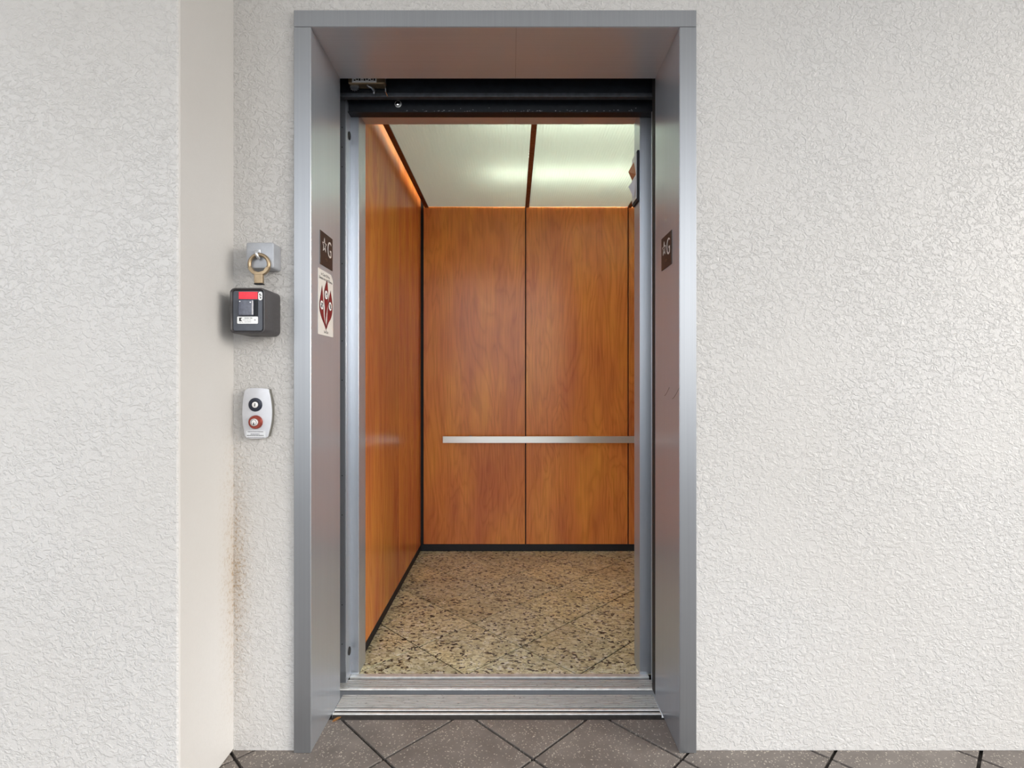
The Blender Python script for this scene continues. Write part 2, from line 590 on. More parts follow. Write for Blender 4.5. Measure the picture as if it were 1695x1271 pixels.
def clip(poly, axis, val, keep_less):
    out = []
    n = len(poly)
    for i in range(n):
        a, b = poly[i], poly[(i + 1) % n]
        ina = (a[axis] <= val) == keep_less
        inb = (b[axis] <= val) == keep_less
        if ina:
            out.append(a)
        if ina != inb:
            t = (val - a[axis]) / (b[axis] - a[axis])
            out.append((a[0] + (b[0] - a[0]) * t, a[1] + (b[1] - a[1]) * t))
    return out

def diamond_tiles(name, parent, mat, corner, side, gap, x0, x1, y0, y1, ztop, th, jitter=0.0, seed=1):
    """square tiles laid at 45 degrees, cut to the rectangle"""
    rnd = random.Random(seed)
    d = side / math.sqrt(2)
    k = (side - gap) / math.sqrt(2)
    N = int((abs(x1 - x0) + abs(y1 - y0)) / d) + 4
    for i in range(-N, N + 1):
        for j in range(-N, N + 1):
            if (i + j) % 2:
                continue
            cx, cy = corner[0] + i * d, corner[1] + d + j * d
            p = [(cx - k, cy), (cx, cy - k), (cx + k, cy), (cx, cy + k)]
            for ax, v, less in ((0, x0, False), (0, x1, True), (1, y0, False), (1, y1, True)):
                if len(p) >= 3:
                    p = clip(p, ax, v, less)
            if len(p) < 3:
                continue
            q = []
            for a in p:
                if not q or (abs(a[0] - q[-1][0]) + abs(a[1] - q[-1][1])) > 1e-4:
                    q.append(a)
            area = abs(sum(q[m][0] * q[(m + 1) % len(q)][1] - q[(m + 1) % len(q)][0] * q[m][1] for m in range(len(q)))) / 2
            if len(q) < 3 or area < 4e-5:
                continue
            dz = rnd.uniform(-jitter, 0)
            obj(name, prism([(a, b, ztop - th) for a, b in q], (0, 0, th + dz)), mat, parent)

# ================================================================== THE SETTING
XL, XR = -0.583, 0.484          # clear opening of the landing frame
FY, WY, JY = 1.537, 1.550, 1.800   # frame face, wall plane, back edge of the frame
TOP = 2.100
ZC = 3.35                       # corridor soffit

# --- landing floor: a grout bed with brown pavers laid diagonally
fl = struct('floor', box(-4.2, 5.0, -2.6, 1.716, -0.16, -0.010), M['grout'])
diamond_tiles('paver', fl, M['paver'], (-0.153, 1.727), 0.30, 0.009, -1.9, 2.1, -0.7, 1.690, 0.0, 0.0095, 0.0008)
struct('ground', box(-60, 60, -90, -2.6, -0.40, -0.16), M['ground'])

# --- corridor walls and soffit
bm = bm_box(bmesh.new(), -4.2, -0.813, 1.296, 1.85, 0.0, ZC, bev=0.006, seg=2)
struct('wall_left', bm, M['stucco'])
xo0, xo1, zo = -0.632, 0.5327, 2.150
U = [(-0.813, 0), (xo0, 0), (xo0, zo), (xo1, zo), (xo1, 0), (5.0, 0), (5.0, ZC), (-0.813, ZC)]
struct('wall_right', prism([(x, WY, z) for x, z in U], (0, 0.25, 0)), M['stucco'])
struct('ceiling', box(-4.2, 5.0, -2.2, 1.80, ZC, ZC + 0.2), M['soffit'])

# --- hoistway around the car
sh = struct('wall_hoistway', box(-1.0, 1.75, 3.62, 3.72, -0.6, 2.95), M['shaft'])
bm = bmesh.new()
bm_box(bm, -1.1, -1.0, 1.85, 3.72, -0.6, 2.95)
bm_box(bm, 1.75, 1.85, 1.80, 3.72, -0.6, 2.95)
bm_box(bm, -1.1, 1.85, 1.85, 3.72, 2.95, 3.05)
bm_box(bm, -1.1, 1.85, 1.72, 3.72, -0.7, -0.6)
struct('wall_hoistway_side', bm, M['shaft'])

# ================================================================== LIFT CAR (the inner room)
CX0, CX1 = -0.579, 1.377        # faces of the side panels
CY0, CY1 = 2.040, 3.375         # inner front, rear face of the panels
CZ = 2.175                      # underside of the ceiling strips
CTOP = 2.42
BASE = 0.044

# --- rear wall: black backing, three laminate panels, black recessed base
wb = struct('wall_back', box(CX0 - 0.02, CX1 + 0.02, CY1 + 0.014, CY1 + 0.045, -0.03, CTOP), M['back'])
seams = [CX0 + 0.012, 0.0845, 0.736, CX1 - 0.012]
for a, b_ in zip(seams, seams[1:]):
    obj('wood_panel', box(a + 0.0035, b_ - 0.0035, CY1, CY1 + 0.013, BASE, CTOP - 0.004, bev=0.0012), M['wood'], wb)
# --- side walls
wl = struct('wall_inner_left', box(CX0 - 0.045, CX0 - 0.0135, CY0 + 0.002, CY1 + 0.045, -0.03, CTOP), M['back'])
for a, b_ in ((CY0 + 0.003, 2.724), (2.724, CY1 - 0.010)):
    obj('wood_panel', box(CX0 - 0.013, CX0, a + 0.0022, b_ - 0.0022, BASE, CTOP - 0.004, bev=0.0012), M['wood'], wl)
wr = struct('wall_inner_right', box(CX1 + 0.0135, CX1 + 0.045, CY0 + 0.002, CY1 + 0.045, -0.03, CTOP), M['back'])
for a, b_ in ((CY0 + 0.003, 2.724), (2.724, CY1 - 0.010)):
    obj('wood_panel', box(CX1, CX1 + 0.013, a + 0.0022, b_ - 0.0022, BASE, CTOP - 0.004, bev=0.0012), M['wood'], wr)
struct('baseboard_back', box(CX0 + 0.004, CX1 - 0.004, CY1 + 0.001, CY1 + 0.013, 0.0, BASE - 0.001, bev=0.001), M['black'])
struct('baseboard_left', box(CX0 - 0.013, CX0 - 0.004, CY0 + 0.004, CY1 - 0.001, 0.0, BASE - 0.001, bev=0.001), M['black'])
struct('baseboard_right', box(CX1 + 0.004, CX1 + 0.013, CY0 + 0.004, CY1 - 0.001, 0.0, BASE - 0.001, bev=0.001), M['black'])

# --- floor: granite tiles laid diagonally
fc = struct('floor_inner', box(CX0 - 0.013, CX1 + 0.013, 1.9555, CY1 + 0.013, -0.03, -0.0035), M['joint'])
diamond_tiles('granite_tile', fc, M['granite'], (-0.172, 1.949), 0.2938, 0.0066, CX0 - 0.004, CX1 + 0.004, 1.9560, CY1, 0.0, 0.0034, 0.0004, 7)

# --- lit ceiling: white light box, tubes, laminate strips, ribbed diffusers
ct = struct('ceiling_inner', box(CX0 - 0.045, CX1 + 0.045, CY0 - 0.085, CY1 + 0.045, CTOP, CTOP + 0.03), M['white'])
obj('fluorescent_tube', cyl((-0.14, 2.83, 2.285), (1, 0, 0), 0.016, 1.22, 16), M['tube'], ct, True)
obj('fluorescent_tube', cyl((-0.14, 2.20, 2.285), (1, 0, 0), 0.016, 1.22, 16), M['tube'], ct, True)
sx = [-0.542, 0.094, 0.741, CX1 - 0.037]
for x in sx:
    obj('ceiling_strip', box(x - 0.0125, x + 0.0125, CY0 + 0.02, CY1 - 0.012, CZ, CZ + 0.012, bev=0.001), M['wood_strip'], ct)
names = ['ribbed ceiling light panel beside the left wood-panelled cabin wall',
         'ribbed ceiling light panel in the middle, right of the dark central strip',
         'ribbed ceiling light panel at far right of cabin, mostly hidden behind the front column']
for i in range(3):
    o = obj('light_panel', box(sx[i] + 0.0128, sx[i + 1] - 0.0128, CY0 + 0.022, CY1 - 0.014, CZ + 0.006, CZ + 0.011), M['diff'])
    tag(o, names[i], 'ceiling light', 'lit ceiling panels')

# --- car front: narrow column at the left, wide column at the right, header over both
RL, RR, RZ = -0.563, 0.468, 2.061
st = thing('strike_column', 'narrow stainless strike column with drilled edge at left of the cabin entrance', 'column', (-0.59, 1.95, 0))
obj('strike_plate', box(-0.625, -0.5935, 1.894, 1.9485, 0.001, 2.09, bev=0.0012), M['steel_dark'], st)
obj('return_panel', box(-0.624, RL, 1.9490, 2.0395, 0.001, RZ - 0.001, bev=0.0012), M['steel'], st)
obj('edge_angle', box(-0.5934, -0.5915, 1.8945, 1.9485, 0.001, 2.08, bev=0.0005), M['steel'], st)
for z in (0.16, 0.30, 0.62, 0.76, 1.10, 1.24, 1.515, 1.86, 1.93, 2.0):
    obj('screw', cyl((-0.606, 1.8938, z - 0.02), (0, -1, 0), 0.0020, 0.0006, 10), M['black'], st)
for z in (1.965, 0.10):
    bm = bm_lathe(bmesh.new(), (-0.5915, 1.925, z), (1, 0, 0), [(0.0125, 0), (0.0125, 0.003), (0.010, 0.0045), (0.0035, 0.005)], 24)
    for v in bm.verts:
        v.co.z = z + (v.co.z - z) * 1.2
    obj('rubber_bumper', bm, M['rubber_and_gap'], st, True)

cf = struct('wall_inner_front', box(RR, CX1 + 0.045, 1.9525, CY0 - 0.001, 0.001, CTOP), M['steel'])
hd = tag(obj('car_header', box(-0.624, RR - 0.001, 1.9525, CY0 - 0.001, RZ, CTOP - 0.001, bev=0.001), M['steel_head']),
         'brushed stainless header beam spanning the top of the cabin entrance', 'header')
obj('soffit_seam', box(0.0105, 0.0118, 1.953, CY0 - 0.002, RZ - 0.0004, RZ - 0.0001), M['greyink'], hd)

# ================================================================== LANDING ENTRANCE
en = thing('entrance_frame', 'brushed stainless steel door frame lining the lift opening in the stucco wall', 'door frame', (-0.05, FY, 0))
for xa, xb in ((-0.632, XL), (XR, 0.5327)):
    j = obj('jamb', box(xa, xb, FY + 0.0026, JY, 0.0005, TOP, bev=0.0008), M['steel'], en)
    obj('face_strip', box(xa, xb, FY, FY + 0.0025, 0.0005, TOP, bev=0.0011), M['steel_face'], j)
for (xa, ya), (xb, yb) in (((1100, 655), (1108, 641)), ((1113, 660), (1124.3, 642))):      # two scuffs on the right jamb
    q = []
    for k in range(5):
        u = k / 4
        Y = F * XR / (xa + (xb - xa) * u - 848)
        q.append((XR, Y, H - (ya + (yb - ya) * (u ** 1.4) - 632) * Y / F))
    obj('scuff', bm_tube(bmesh.new(), q, 0.0007, 6), M['ink'], j)
hj = obj('head', box(-0.632, 0.5327, FY + 0.0026, JY, TOP + 0.0005, 2.149, bev=0.0008), M['steel_head'], en)
obj('face_strip', box(-0.632, 0.5327, FY, FY + 0.0025, TOP + 0.0005, 2.149, bev=0.0011), M['steel_face'], hj)
obj('seam', box(0.0105, 0.0118, FY + 0.004, JY - 0.004, TOP, TOP + 0.0004), M['greyink'], hj)

# --- black header gear above the doorway
tr = thing('door_track', 'black painted steel door hanger track across the top of the doorway', 'track', (-0.05, 1.88, 2.05))
obj('upper_channel', box(-0.80, 1.60, 1.872, 1.885, 2.088, 2.60), M['blacksteel'], tr)
obj('lip', box(-0.80, 1.60, 1.862, 1.886, 2.073, 2.0875, bev=0.003, seg=2), M['blackrib'], tr)
obj('lower_channel', box(-0.80, 1.60, 1.918, 1.932, 2.047, 2.60), M['blacksteel'], tr)
obj('bottom_flange', box(-0.62, 0.52, 1.912, 1.9515, 2.0440, 2.0468, bev=0.0008), M['black'], tr)
obj('top_cover', box(-0.80, 1.60, JY + 0.001, 1.871, 2.60, 2.62), M['blacksteel'], tr)
p = px(659, 172, 1.917)
bm = bm_lathe(bmesh.new(), p, (0, -1, 0), [(0.0105, 0), (0.0105, 0.003), (0.0085, 0.006), (0.004, 0.007), (0.001, 0.007)], 6)
bt = obj('bolt', bm, M['chrome'], tr)
obj('washer', cyl(p + Vector((0, 0.001, 0)), (0, -1, 0), 0.0125, 0.001, 24), M['alu_edge'], bt, True)
rnd = random.Random(5)
bm = bmesh.new()
for i in range(70):                                     # chipped paint along the bottom edge
    x = rnd.choice((rnd.uniform(-0.40, -0.12), rnd.uniform(-0.1, 0.45)))
    z = 2.0476 + abs(rnd.gauss(0, 0.004))
    w = rnd.uniform(0.001, 0.006)
    bm_box(bm, x, x + w, 1.9170, 1.9176, z, z + rnd.uniform(0.0008, 0.002))
ch = obj('chipped_paint', bm, M['greyink'], tr)
ch['kind'] = 'stuff'

it = obj('lock_housing', box(-0.566, -0.440, 1.832, 1.868, 2.103, 2.20, bev=0.002), M['bronze'], tr)
lb = obj('label', box(-0.552, -0.468, 1.8312, 1.8318, 2.1055, 2.160), M['paper'], it)
lb['label'] = 'white printed label'
bm = bmesh.new()
for i in range(9):
    x = -0.546 + i * 0.0085
    bm_box(bm, x, x + 0.006, 1.8306, 1.8311, 2.111 + 0.002 * (i % 2), 2.115 + 0.003 * (i % 3))
obj('print', bm, M['ink'], it)
obj('bracket', box(-0.4385, -0.4345, 1.830, 1.866, 2.073, 2.19, bev=0.001), M['chrome'], it)
bm = bm_tube(bmesh.new(), catmull([(-0.505, 1.845, 2.111), (-0.500, 1.845, 2.100), (-0.488, 1.845, 2.094), (-0.480, 1.845, 2.082), (-0.482, 1.845, 2.074)], 5), 0.004, 8)
obj('strap', bm, M['steel_dark'], it, True)
bm = bmesh.new()
gp = []
for i in range(28):
    a = 2 * math.pi * i / 28
    r = 0.017 if i % 2 else 0.013
    gp.append((-0.548 + r * math.cos(a), 1.845, 2.101 + r * math.sin(a)))
obj('gear', bm_prism(bm, gp, (0, 0.006, 0)), M['steel_dark'], it)

# --- sliding doors, both drawn back to the right
ld = thing('elevator_door', 'stainless landing door leaf slid open behind the right jamb', 'door', (0.9, 1.83, 0.006))
obj('leaf', box(0.4885, 1.55, 1.815, 1.850, 0.006, 2.18, bev=0.002), M['steel'], ld)
obj('leading_edge', box(0.4862, 0.4884, 1.8165, 1.8485, 0.006, 2.18, bev=0.0005), M['rubber_and_gap'], ld)['label'] = 'leading edge with the gap shade coloured in black'  # reflective door edge: the dark of the door gap is painted into its colour
c2 = thing('elevator_door', 'stainless cabin door leaf slid open, its edge showing at the right column', 'door', (0.95, 1.90, 0.006))
obj('leaf', box(0.5005, 1.55, 1.878, 1.909, 0.006, 2.040, bev=0.002), M['steel_dark'], c2)
obj('leading_edge', box(0.4984, 0.5004, 1.8785, 1.9085, 0.006, 2.040, bev=0.0005), M['steel'], c2)

# --- sills
def sill(root, x0, x1, y0, y1, n, gap, mat_):
    """ribbed extrusion: each rib a part"""
    w = (y1 - y0) / n
    for i in range(n):
        a = y0 + i * w
        obj('rib', box(x0, x1, a + gap / 2, a + w - gap / 2, -0.004, 0.0, bev=0.0009), mat_, root)

ls = thing('landing_sill', 'worn ribbed aluminium sill on the landing side of the gap', 'sill', (-0.05, 1.77, -0.03))
obj('bed', box(XL + 0.001, XR - 0.001, 1.7185, 1.8285, -0.03, -0.0045), M['grout'], ls)
sill(ls, XL + 0.001, XR - 0.001, 1.7555, 1.8280, 7, 0.0034, M['alu'])
obj('nosing', box(XL + 0.001, XR - 0.001, 1.7187, 1.7280, -0.0035, 0.0005, bev=0.0014, seg=2), M['alu_edge'], ls)
obj('nosing', box(XL + 0.001, XR - 0.001, 1.7390, 1.7500, -0.0035, 0.0005, bev=0.0014, seg=2), M['alu_edge'], ls)

cs = thing('car_sill', 'ribbed aluminium sill along the cabin edge with a dark door groove', 'sill', (-0.05, 1.9, -0.03))
obj('bed', box(-0.63, 1.40, 1.8620, 1.9200, -0.03, -0.0045), M['grout'], cs)
sill(cs, -0.63, 1.40, 1.8680, 1.9200, 4, 0.0034, M['alu'])
obj('nosing', box(-0.63, 1.40, 1.8600, 1.8672, -0.006, 0.0006, bev=0.0012, seg=2), M['alu_edge'], cs)
obj('apron', box(-0.63, 1.40, 1.8590, 1.8618, -0.25, -0.0065), M['steel_dark'], cs)
obj('groove', box(-0.63, 1.40, 1.9202, 1.9330, -0.03, -0.018), M['black'], cs)
obj('threshold', box(-0.5915, RR + 0.03, 1.9332, 1.9555, -0.02, 0.0008, bev=0.0012, seg=2), M['alu_edge'], cs)

# ================================================================== CABIN FITTINGS
hr = thing('handrail', 'flat satin steel handrail mounted across the rear wood panels', 'handrail', (0.4, 3.31, 0.69))
obj('bar', box(-0.4325, 1.230, 3.302, 3.314, 0.694, 0.7355, bev=0.0015, seg=2), M['steel_rail'], hr)
for x in (-0.264, 0.408, 1.070):
    bm = bm_cyl(bmesh.new(), (x, 3.314, 0.712), (0, 1, 0), 0.009, 0.0600, 20)
    bk = obj('bracket', bm, M['steel_dark'], hr, True)
    obj('rosette', cyl((x, 3.369, 0.712), (0, 1, 0), 0.021, 0.0055, 24, bev=0.001), M['steel_dark'], bk, True)

la = thing('car_lantern', 'arrow lantern with black rim high on the cabin side of the right column', 'lantern', (RR, 2.0, 1.74))
obj('rim', box(RR - 0.0075, RR - 0.0002, 1.9575, 2.034, 1.741, 1.928, bev=0.001), M['black'], la)
obj('face_plate', box(RR - 0.0105, RR - 0.0076, 1.9640, 2.034, 1.752, 1.922, bev=0.0008), M['panel_silver'], la)
def gem(z0, z1, flip, mat):
    zc = (z0 + z1) / 2
    x = RR - 0.0106
    ys = (1.968, 2.030)
    b1 = [(x, ys[0], z0), (x, ys[1], z0), (x, 2.002, z1)] if not flip else [(x, ys[0], z1), (x, ys[1], z1), (x, 2.002, z0)]
    tip = (x - 0.021, 2.000, z0 + (z1 - z0) * (0.36 if not flip else 0.64))
    bm = bmesh.new()
    v = [bm.verts.new(p) for p in b1]
    t_ = bm.verts.new(tip)
    bm.faces.new(v)
    for i in range(3):
        bm.faces.new((v[i], v[(i + 1) % 3], t_))
    bmesh.ops.recalc_face_normals(bm, faces=bm.faces)
    return bm
o = obj('up_arrow', gem(1.842, 1.902, False, None), M['lens'], la); o['label'] = 'amber faceted up arrow'
o = obj('down_arrow', gem(1.765, 1.832, True, None), M['panel_silver'], la); o['label'] = 'silver faceted down arrow'

# ================================================================== SIGNS ON THE JAMBS
def floor_sign(side):
    """brown tactile plate: outlined star, G, braille; side -1 left jamb, +1 right jamb"""
    X = XL if side < 0 else XR
    o = Vector((1, 0, 0)) * (-side)                 # out of the jamb
    label = ('dark brown plate with silver star and G on the left jamb' if side < 0 else
             'dark brown plate with silver star and G on the right jamb')
    y0, y1, z0, z1 = 1.609, 1.719, 1.432, 1.535
    root = thing('floor_sign', label, 'sign', (X, (y0 + y1) / 2, z0), 'star and letter plates on the jambs')
    a, b_ = X + o.x * 0.0003, X + o.x * 0.0022
    obj('plate', box(a, b_, y0, y1, z0, z1, bev=0.0005), M['plate'], root)
    right = Vector((0, 1, 0)) if side < 0 else Vector((0, -1, 0))
    ctr = Vector((b_ + o.x * 0.0002, (y0 + y1) / 2, (z0 + z1) / 2))
    fm = frame_at(ctr, right, (0, 0, 1))
    P = lambda u, v, w=0.0: fm @ Vector((u, v, w))
    # hollow star
    bm = bmesh.new()
    ou, inn = [], []
    for k in range(10):
        an = R(90 + 36 * k)
        ro = 0.0235 if k % 2 == 0 else 0.0100
        ri = 0.0185 if k % 2 == 0 else 0.0074
        ou.append((-0.0215 + ro * math.cos(an) * 0.82, 0.012 + ro * math.sin(an)))
        inn.append((-0.0215 + ri * math.cos(an) * 0.82, 0.012 + ri * math.sin(an)))
    for k in range(10):
        n = (k + 1) % 10
        quad = [ou[k], ou[n], inn[n], inn[k]]
        bm_prism(bm, [P(*q) for q in quad], fm.to_3x3() @ Vector((0, 0, 0.0008)))
    obj('star', bm, M['silver'], root)
    bm = text(bmesh.new(), 'G', 0.074, fm @ Matrix.Translation((0.0235, 0.006, 0.0005)), depth=0.0004, bold=-0.0006, sx=0.72)
    obj('letter', bm, M['silver'], root)
    bm = bmesh.new()
    for u, v in ((-0.004, -0.026), (-0.004, -0.031), (0.001, -0.026), (0.001, -0.031), (0.007, -0.028), (-0.010, -0.028)):
        bm_cyl(bm, P(u, v), fm.to_3x3() @ Vector((0, 0, 1)), 0.0011, 0.0007, 8)
    obj('braille', bm, M['bronze'], root)
floor_sign(-1)
floor_sign(1)

# --- fire notice below the left plate
ny0, ny1, nz0, nz1 = 1.594, 1.727, 1.218, 1.417
no = thing('fire_notice', 'white fire notice sticker with three red flames on the left jamb', 'sticker', (XL, (ny0 + ny1) / 2, nz0))
def N(u, v, w=0.0):
    return Vector((XL + 0.0003 + w, ny0 + u * (ny1 - ny0), nz1 - v * (nz1 - nz0)))
obj('sheet', prism([N(*q) for q in ((0, 0), (0.86, 0), (1, 0.085), (1, 1), (0, 1))], (0.0006, 0, 0)), M['sticker'], no)
flames = [
    ([(0.567, 0.125), (0.46, 0.22), (0.375, 0.34), (0.385, 0.45), (0.43, 0.56), (0.42, 0.66), (0.45, 0.76), (0.505, 0.88)],
     [(0.515, 0.86), (0.49, 0.75), (0.56, 0.60), (0.63, 0.48), (0.645, 0.36), (0.61, 0.22), (0.567, 0.125)]),
    ([(0.245, 0.25), (0.16, 0.40), (0.09, 0.53), (0.11, 0.64), (0.24, 0.75), (0.40, 0.84), (0.50, 0.92)],
     [(0.505, 0.88), (0.40, 0.76), (0.34, 0.66), (0.335, 0.52), (0.29, 0.38), (0.245, 0.25)]),
    ([(0.805, 0.265), (0.70, 0.40), (0.635, 0.53), (0.60, 0.66), (0.58, 0.76), (0.53, 0.86)],
     [(0.515, 0.91), (0.66, 0.79), (0.84, 0.69), (0.925, 0.57), (0.91, 0.43), (0.805, 0.265)]),
]
circ = [(0.50, 0.36), (0.215, 0.545), (0.775, 0.515)]
for (l, r_), (cu, cv) in zip(flames, circ):
    pts = catmull([Vector((u, v, 0)) for u, v in l], 4) + catmull([Vector((u, v, 0)) for u, v in r_], 4)[1:-1]
    cen = sum(pts, Vector()) / len(pts)
    rim = [Vector((cu_.x + (cu_.x - cen.x) * 0.10, cu_.y + (cu_.y - cen.y) * 0.035, 0)) for cu_ in pts]
    fo = obj('flame', prism([N(p.x, p.y, 0.0010) for p in pts], (0.0003, 0, 0)), M['flame'], no)
    obj('flame_outline', prism([N(p.x, p.y, 0.0007) for p in rim], (0.0002, 0, 0)), M['ink'], fo)
    c = N(cu, cv, 0.0014)
    obj('disc', cyl(c, (1, 0, 0), 0.0150, 0.0003, 28), M['paper'], fo)
    bm = bm_lathe(bmesh.new(), c + Vector((0.0003, 0, 0)), (1, 0, 0), [(0.0150, 0), (0.0150, 0.0003), (0.0136, 0.0003), (0.0136, 0), (0.0150, 0)], 28)
    k = circ.index((cu, cv))
    strokes = {0: [((-.3, .55), (.15, .15)), ((.15, .15), (-.25, -.2)), ((-.25, -.2), (.25, -.6)), ((-.4, .1), (.3, .35))],
               1: [((-.6, .5), (.6, -.5)), ((-.6, -.5), (.5, .5)), ((-.2, .6), (.5, .2)), ((-.6, -.1), (-.1, -.6))],
               2: [((-.5, .5), (.5, -.5)), ((0, .6), (-.25, 0)), ((-.25, 0), (.2, -.6)), ((.0, .2), (.45, .1))]}[k]
    for (a0, b0), (a1, b1) in strokes:
        A = c + Vector((0.0005, a0 * 0.0125, b0 * 0.0125)); B = c + Vector((0.0005, a1 * 0.0125, b1 * 0.0125))
        bm_tube(bm, [A, B], 0.0010, 6)
    obj('pictogram', bm, M['ink'], fo)
def ntext(s, u, v, size, sx=1.0):
    return text(bmesh.new(), s, size, frame_at(N(u, v, 0.0008), (0, 1, 0), (0, 0, 1)), bold=0.00015, sx=sx)
obj('lettering', ntext('In Case Of Fire', 0.47, 0.065, 0.0125), M['ink'], no)
obj('lettering', ntext('Elevators Are Out Of Service', 0.50, 0.128, 0.0120, 0.80), M['ink'], no)
obj('lettering', ntext('Use Exit', 0.51, 0.945, 0.0115), M['ink'], no)

# ================================================================== BOXES ON THE LEFT WALL
# --- dark grey key box
kb = thing('key_box', 'dark grey rounded box with red tape strip and white label on the stucco wall', 'box', (-0.725, 1.55, 1.206))
KY = 1.455
x0, x1, z0, z1 = -0.7745, -0.6765, 1.206, 1.332
bm = bmesh.new()
bm_prism(bm, [(x, WY - 0.0005, z) for x, z in rrect(x0, x1, z0, z1, 0.014)], (0, KY - WY + 0.0005, 0), bev=0.004, seg=2)
top = [f for f in bm.faces if f.normal.y < -0.95 and len(f.verts) > 10]
r1 = bmesh.ops.inset_region(bm, faces=top, thickness=0.0035)
bmesh.ops.translate(bm, verts=list({v for f in top for v in f.verts}), vec=(0, 0.006, 0))
obj('casing', bm, M['casing'], kb, True)
obj('face_panel', prism([(x, KY + 0.0055, z) for x, z in rrect(x0 + 0.0085, x1 - 0.0085, z0 + 0.0085, z1 - 0.0085, 0.007)], (0, -0.0020, 0), bev=0.0005), M['casing_in'], kb)
KF = KY + 0.0033
def K(x, y, d=0.0):
    p = px(x, y, KF); p.y = KF - d
    return p
def kbox(x0, y0, x1, y1, d0, d1, bev=0.0):
    a, b_ = K(x0, y0), K(x1, y1)
    return box(a.x, b_.x, KF - d0, KF - d1, a.z, b_.z, bev=bev)
obj('red_tape', kbox(395.5, 483.0, 426.5, 495.0, 0, 0.0010), M['red'], kb)['label'] = 'strip of bright red tape'
a, b_ = K(427.6, 497.0), K(434.6, 483.0)
pill = obj('round_sticker', prism([(x, KF - 0.0001, z) for x, z in rrect(a.x, b_.x, a.z, b_.z, 0.0055)], (0, -0.0008, 0)), M['paper'], kb)
bm = bmesh.new()
for (u0, v0, u1, v1) in ((429.5, 486.0, 431.2, 488.6), (431.2, 488.0, 432.8, 489.6), (429.7, 490.2, 431.0, 491.2), (430.6, 492.0, 432.6, 494.0)):
    a, b_ = K(u0, v1), K(u1, v0)
    bm_box(bm, a.x, b_.x, KF - 0.0010, KF - 0.0013, a.z, b_.z)
obj('print', bm, M['ink'], pill)
wn = obj('lock_cover', kbox(396.5, 496.5, 421.0, 522.8, -0.0005, 0.0090, bev=0.0025), M['keypad'], kb)
obj('shadow_gap', kbox(396.0, 496.2, 427.0, 523.2, 0, 0.0012), M['black'], kb)
for hx, hy in ((399.5, 499.5), (417.0, 501.0)):
    a = K(hx, hy, 0.0090)
    obj('catch', box(a.x - 0.0014, a.x + 0.0014, a.y - 0.0008, a.y - 0.0001, a.z - 0.0010, a.z + 0.0010, bev=0.0002), M['chrome'], wn)
a, b_ = K(393.0, 535.8), K(427.2, 524.0)
lab = obj('label_plate', prism([(x, KF - 0.0001, z) for x, z in rrect(a.x, b_.x, a.z, b_.z, 0.0026)], (0, -0.0014, 0)), M['paper'], kb)
LF = 0.0017
kp = [(396.2, 525.8), (401.4, 525.8), (398.7, 528.6), (401.6, 531.6), (396.2, 531.6), (396.5, 528.7)]
obj('emblem', prism([K(x, y, LF) for x, y in kp], (0, -0.0002, 0)), M['ink'], lab)
obj('lettering', text(bmesh.new(), 'MODEL 7500', 0.0034, frame_at(K(411.7, 526.6, LF), (1, 0, 0), (0, 0, 1)), bold=0.00008, sx=1.12), M['ink'], lab)
bm = bmesh.new()
for u0, u1, v in ((402.5, 408.0, 529.7), (409.0, 412.2, 529.8), (413.0, 416.0, 529.8), (396.5, 400, 533.4), (401, 403, 533.4), (405, 409, 533.0), (410, 416, 532.9)):
    a, b_ = K(u0, v + 0.35), K(u1, v - 0.35)
    bm_box(bm, a.x, b_.x, KF - LF, KF - LF - 0.0002, a.z, b_.z)
obj('fine_print', bm, M['greyink'], lab)
obj('mark', cyl(K(422.6, 529.6, LF), (0, -1, 0), 0.0021, 0.0002, 16), M['greyink'], lab)

# --- grey cast box with a hook, and the bronze ring that hangs from it
hb = thing('hook_box', 'light grey square metal box with a hook, uppermost on the stucco wall', 'box', (-0.714, 1.55, 1.395))
HY = 1.503
bm = prism([(x, WY - 0.0005, z) for x, z in rrect(-0.7530, -0.6745, 1.395, 1.4685, 0.006, 4)], (0, HY - WY + 0.0005, 0), bev=0.003, seg=2)
obj('body', bm, M['box_grey'], hb, True)
c = px(428.5, 420, HY)
obj('hook_base', box(c.x - 0.0070, c.x + 0.0070, HY - 0.0060, HY - 0.0003, c.z - 0.0030, c.z + 0.0115, bev=0.0015, seg=2), M['hook'], hb)
bm = bm_tube(bmesh.new(), catmull([(c.x, HY - 0.004, c.z + 0.007), (c.x, HY - 0.012, c.z + 0.005), (c.x + 0.001, HY - 0.0165, c.z - 0.003),
                                   (c.x + 0.003, HY - 0.0150, c.z - 0.010), (c.x + 0.004, HY - 0.009, c.z - 0.0155)], 6), 0.0043, 12)
obj('hook', bm, M['hook'], hb, True)
rg = thing('ring_key', 'bronze ring with a square stem hanging from the hook of the grey box', 'ring key', (-0.71, 1.49, 1.34))
rc = px(428.8, 437.3, 1.4925)
RYc = 1.4930
R0 = 0.0272
bm = bm_tube(bmesh.new(), [(rc.x + R0 * math.cos(a), RYc, rc.z + R0 * math.sin(a)) for a in [2 * math.pi * k / 48 for k in range(48)]], 0.0050, 12, True)
obj('ring', bm, M['bronze'], rg, True)
